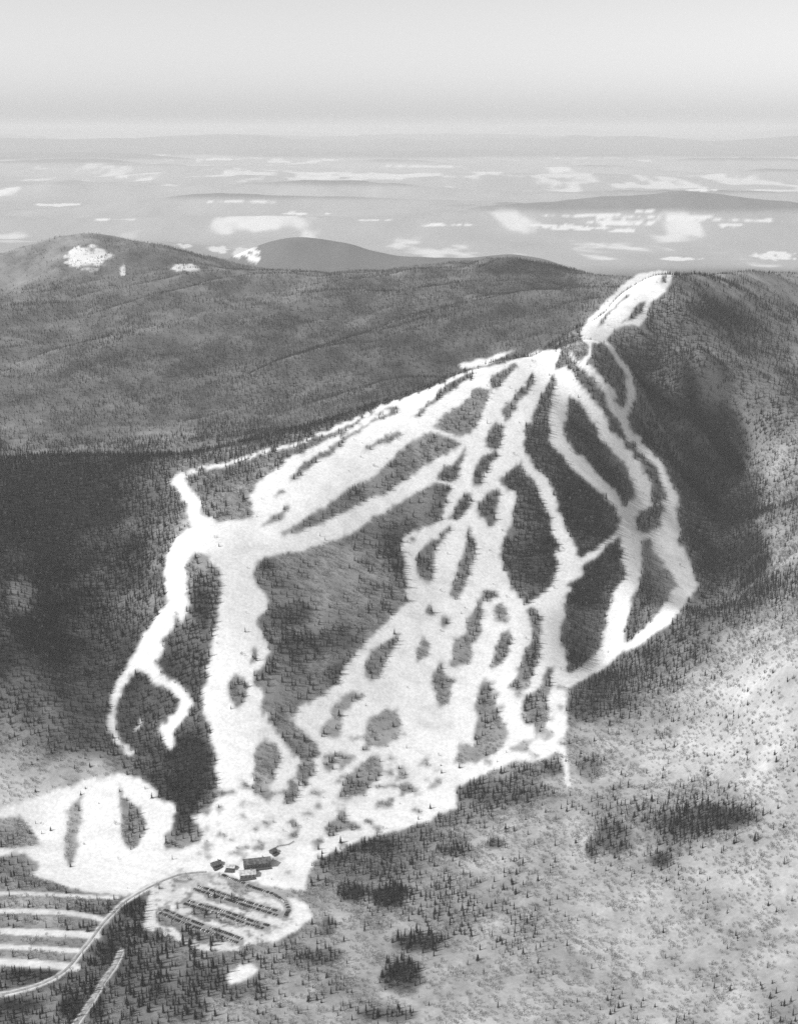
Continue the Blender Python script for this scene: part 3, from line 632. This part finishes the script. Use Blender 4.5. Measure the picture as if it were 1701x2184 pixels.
def building(name, label, cat, u, v, L, W, H, rise, rot, wm, rmt, wings=0, chimney=True, group=None):
    p = ray(u, v); e = bpy.data.objects.new(name, None); COL.objects.link(e); z0 = ground(p[0], p[1])
    e.location = (p[0], p[1], z0); e.rotation_euler = (0, 0, R(rot)); e['label'] = label; e['category'] = cat
    if group: e['group'] = group
    def gable(V, Fs):
        o = len(V); V += [(-L/2+.003, -W/2+.003, H), (-L/2+.003, W/2-.003, H), (-L/2+.003, 0, H+rise-.1), (L/2-.003, -W/2+.003, H), (L/2-.003, W/2-.003, H), (L/2-.003, 0, H+rise-.1)]
        Fs += [(o, o+2, o+1), (o+3, o+4, o+5)]
    part('wall', [(-L/2, L/2, -W/2, W/2, -3, H)], wm, e, gable)
    def rf(V, Fs):
        ov = .9; k = rise/(W/2)
        for s in (-1, 1):
            o = len(V); y0 = s*(W/2+ov); zz = H-ov*k
            V += [(-L/2-ov, y0, zz), (L/2+ov, y0, zz), (L/2+ov, 0, H+rise), (-L/2-ov, 0, H+rise), (-L/2-ov, y0, zz+.35), (L/2+ov, y0, zz+.35), (L/2+ov, 0, H+rise+.35), (-L/2-ov, 0, H+rise+.35)]
            Fs += [tuple(i+o for i in q) for q in ((0, 1, 2, 3), (4, 5, 6, 7), (0, 1, 5, 4), (1, 2, 6, 5), (3, 0, 4, 7))]
    r_ = part('roof', [], rmt, e, rf)
    if chimney: part('chimney', [(L*.2, L*.2+1.4, -.7, .7, H+rise*.5, H+rise+2.2)], wallp, r_)
    n = max(2, int(L/4.5))
    for k in range(n):
        x_ = -L/2+(k+.5)*L/n
        for zf in ([H*.45] if H < 5 else [H*.25, H*.68]):
            if k == n//2 and zf < H*.5:
                part('door', [(x_-.9, x_+.9, -W/2-.08, -W/2+.02, 0, 2.3)], doorm, e); continue
            w_ = part('window', [(x_-1.2, x_+1.2, -W/2-.06, -W/2+.02, zf-.8, zf+.9)], frame, e)
            part('pane', [(x_-1.0, x_+1.0, -W/2-.10, -W/2-.05, zf-.6, zf+.7)], glass, w_)
    part('deck', [(-L/2-.5, L/2+.5, -W/2-4.5, -W/2-.12, -2, .25)], bark, e)
    return e
building('day_lodge', 'largest dark-roofed lodge at the foot of the runs, above the car park loop', 'lodge', 548, 1846, 34, 13, 6.5, 4.5, 12, wallm, roofm)
building('service_building', 'grey flat-toned building between the lodge and the car park', 'building', 528, 1868, 20, 12, 5.0, 2.5, 10, wallp, roofs)
building('ski_school_hut', 'small dark cabin standing alone left of the lodge', 'cabin', 461, 1846, 12, 8, 3.5, 2.8, 35, wallm, roofm)
building('ticket_cabin', 'low dark cabin between the lodge and the lone hut', 'cabin', 492, 1852, 11, 7, 3.2, 2.2, -8, wallm, roofs, chimney=False)
building('lift_station', 'little lift hut on the open snow above and right of the lodge', 'lift station', 582, 1818, 8, 6, 3.5, 1.8, 50, wallm, roofm, chimney=False)
# slatted snow fence by the lift hut
fp = [ray(a_, b_)[:2] for a_, b_ in ((586,1812),(592,1806),(604,1804),(616,1802),(626,1796))]
V = []; Fs = []; origin = ray(592, 1806)
for p, q in zip(fp, fp[1:]):
    n = max(1, int(np.linalg.norm(q-p)/1.2))
    for k in range(n+1):
        c = p+(q-p)*k/n; g = ground(*c)-origin[2]; box(V, Fs, c[0]-origin[0]-.35, c[0]-origin[0]+.35, c[1]-origin[1]-.06, c[1]-origin[1]+.06, g-.3, g+1.9)
me = bpy.data.meshes.new('snow_fence'); me.from_pydata(V, [], Fs); me.materials.append(wallm); o = bpy.data.objects.new('snow_fence', me); COL.objects.link(o); o.location = origin
o['label'] = 'dark bent snow fence on the white slope beside the little lift hut'; o['category'] = 'fence'

def car_mesh(name, body_v, wagon):
    V = []; Fs = []; mi = []
    def prism(sec, hw, m):                      # side outline (x,z) with half-width list
        o = len(V); n = len(sec)
        for s in (-1, 1):
            for (x_, z_), w_ in zip(sec, hw): V.append((x_, s*w_, z_))
        for k in range(n):
            q = (k+1) % n; Fs.append((o+k, o+q, o+n+q, o+n+k)); mi.append(m)
        Fs.append(tuple(o+k for k in range(n))[::-1]); mi.append(m); Fs.append(tuple(o+n+k for k in range(n))); mi.append(m)
    prism([(-2.35, .35), (2.35, .35), (2.4, .62), (2.25, .86), (1.0, .95), (-1.9, .98), (-2.35, .88)], [.86]*3+[.84]*4, 0)
    r0 = -2.1 if wagon else -1.6
    prism([(1.0, .953), (.35, 1.36), (r0+.45, 1.38), (r0, .983)], [.80, .66, .66, .80], 1)
    prism([(.32, 1.365), (.3, 1.42), (r0+.5, 1.43), (r0+.48, 1.385)], [.67]*4, 0)
    for cx in (-1.45, 1.45):
        for s in (-1, 1):
            o = len(V)
            for yy in (s*.70, s*.90):
                for k in range(8): a_ = 6.283*k/8; V.append((cx+.33*math.cos(a_), yy, .33+.33*math.sin(a_)))
            for k in range(8): q = (k+1) % 8; Fs.append((o+k, o+q, o+8+q, o+8+k)); mi.append(2)
            Fs.append(tuple(range(o, o+8))); Fs.append(tuple(range(o+8, o+16))); mi += [2, 2]
    me = bpy.data.meshes.new(name); me.from_pydata(V, [], Fs)
    for m in (gray(name+'_paint', body_v, .35), glass, tyre): me.materials.append(m)
    me.polygons.foreach_set('material_index', mi); me.update(); return me
tyre = gray('tyre_rubber', .03)
kinds = [('black', .04, 0), ('dark grey', .13, 1), ('mid grey', .28, 0), ('dark', .07, 0), ('white', .7, 0), ('light grey', .42, 0), ('dull grey', .2, 1)]
car_me = [car_mesh('parked_car', b_, w_) for _, b_, w_ in kinds]
def car_row(pts, rowname, double, spacing=3.0, maxn=60, skip=.09):
    P = [ray(*fr('P', [p])[0])[:2] for p in pts]; seg = [0]
    for p, q in zip(P, P[1:]): seg.append(seg[-1]+np.linalg.norm(q-p))
    P = np.array(P); n = min(maxn, int(seg[-1]/spacing)); rows = ((-4.2, 'uphill side of'), (4.2, 'downhill side of')) if double else ((0, 'in'),)
    for off, side in rows:
        c = 0
        for k in range(n):
            if random.random() < skip: continue
            s_ = (k+.5)*seg[-1]/n; pt = np.array([np.interp(s_, seg, P[:, 0]), np.interp(s_, seg, P[:, 1])])
            p2 = np.array([np.interp(s_+1, seg, P[:, 0]), np.interp(s_+1, seg, P[:, 1])]); p1 = np.array([np.interp(s_-1, seg, P[:, 0]), np.interp(s_-1, seg, P[:, 1])])
            tt = (p2-p1)/np.linalg.norm(p2-p1); nn = np.array([tt[1], -tt[0]]); q = pt+nn*off+nn*random.uniform(-.2, .2)
            ki = random.randrange(7); c += 1
            o = bpy.data.objects.new('parked_car', car_me[ki]); COL.objects.link(o)
            o.location = (q[0], q[1], ground(*q)+.12); o.rotation_euler = (0, 0, math.atan2(nn[1], nn[0])+(math.pi if random.random() < .5 else 0)+random.uniform(-.04, .04))
            o['label'] = '%s car, %s from left, %s %s' % (kinds[ki][0], ordinal(c), side, rowname); o['category'] = 'car'; o['group'] = 'cars parked in the loop car park'
car_row([(640,572),(800,625),(1000,690),(1200,752),(1350,800)], 'topmost car row in the loop', True)
car_row([(560,700),(700,745),(900,800),(1100,872),(1250,915)], 'middle car row in the loop', True)
car_row([(350,775),(500,840),(700,915),(900,985),(1020,1030)], 'lowest car row in the loop', True)
car_row([(860,462),(1000,520),(1150,582),(1300,630),(1400,690),(1435,760),(1400,830)], 'curved row on the loop rim', False)

# ------------------------------------------------------------------ haze
hb = bpy.data.meshes.new('haze'); hx, hy0, hy1, hz0, hz1 = 160000, -4000, 160000, float(ZZ.min())-60, max(CAM_H, float(ZZ.max()))+60
V = []; Fs = []; box(V, Fs, -hx, hx, hy0, hy1, hz0, hz1); hb.from_pydata(V, [], Fs)
hm = bpy.data.materials.new('haze_air'); hm.use_nodes = True; t = hm.node_tree; t.nodes.clear()
pv = t.nodes.new('ShaderNodeVolumePrincipled'); mo = t.nodes.new('ShaderNodeOutputMaterial'); t.links.new(pv.outputs[0], mo.inputs['Volume'])
pv.inputs['Color'].default_value = (HAZE_COLOR,)*3+(1,); pv.inputs['Density'].default_value = HAZE_DENSITY; pv.inputs['Anisotropy'].default_value = 0.0
hb.materials.append(hm); ho = bpy.data.objects.new('haze', hb); COL.objects.link(ho); ho['kind'] = 'stuff'
scene.cycles.volume_bounces = 1; scene.cycles.max_bounces = 4; scene.cycles.diffuse_bounces = 2; scene.cycles.glossy_bounces = 1
scene.cycles.use_denoising = False
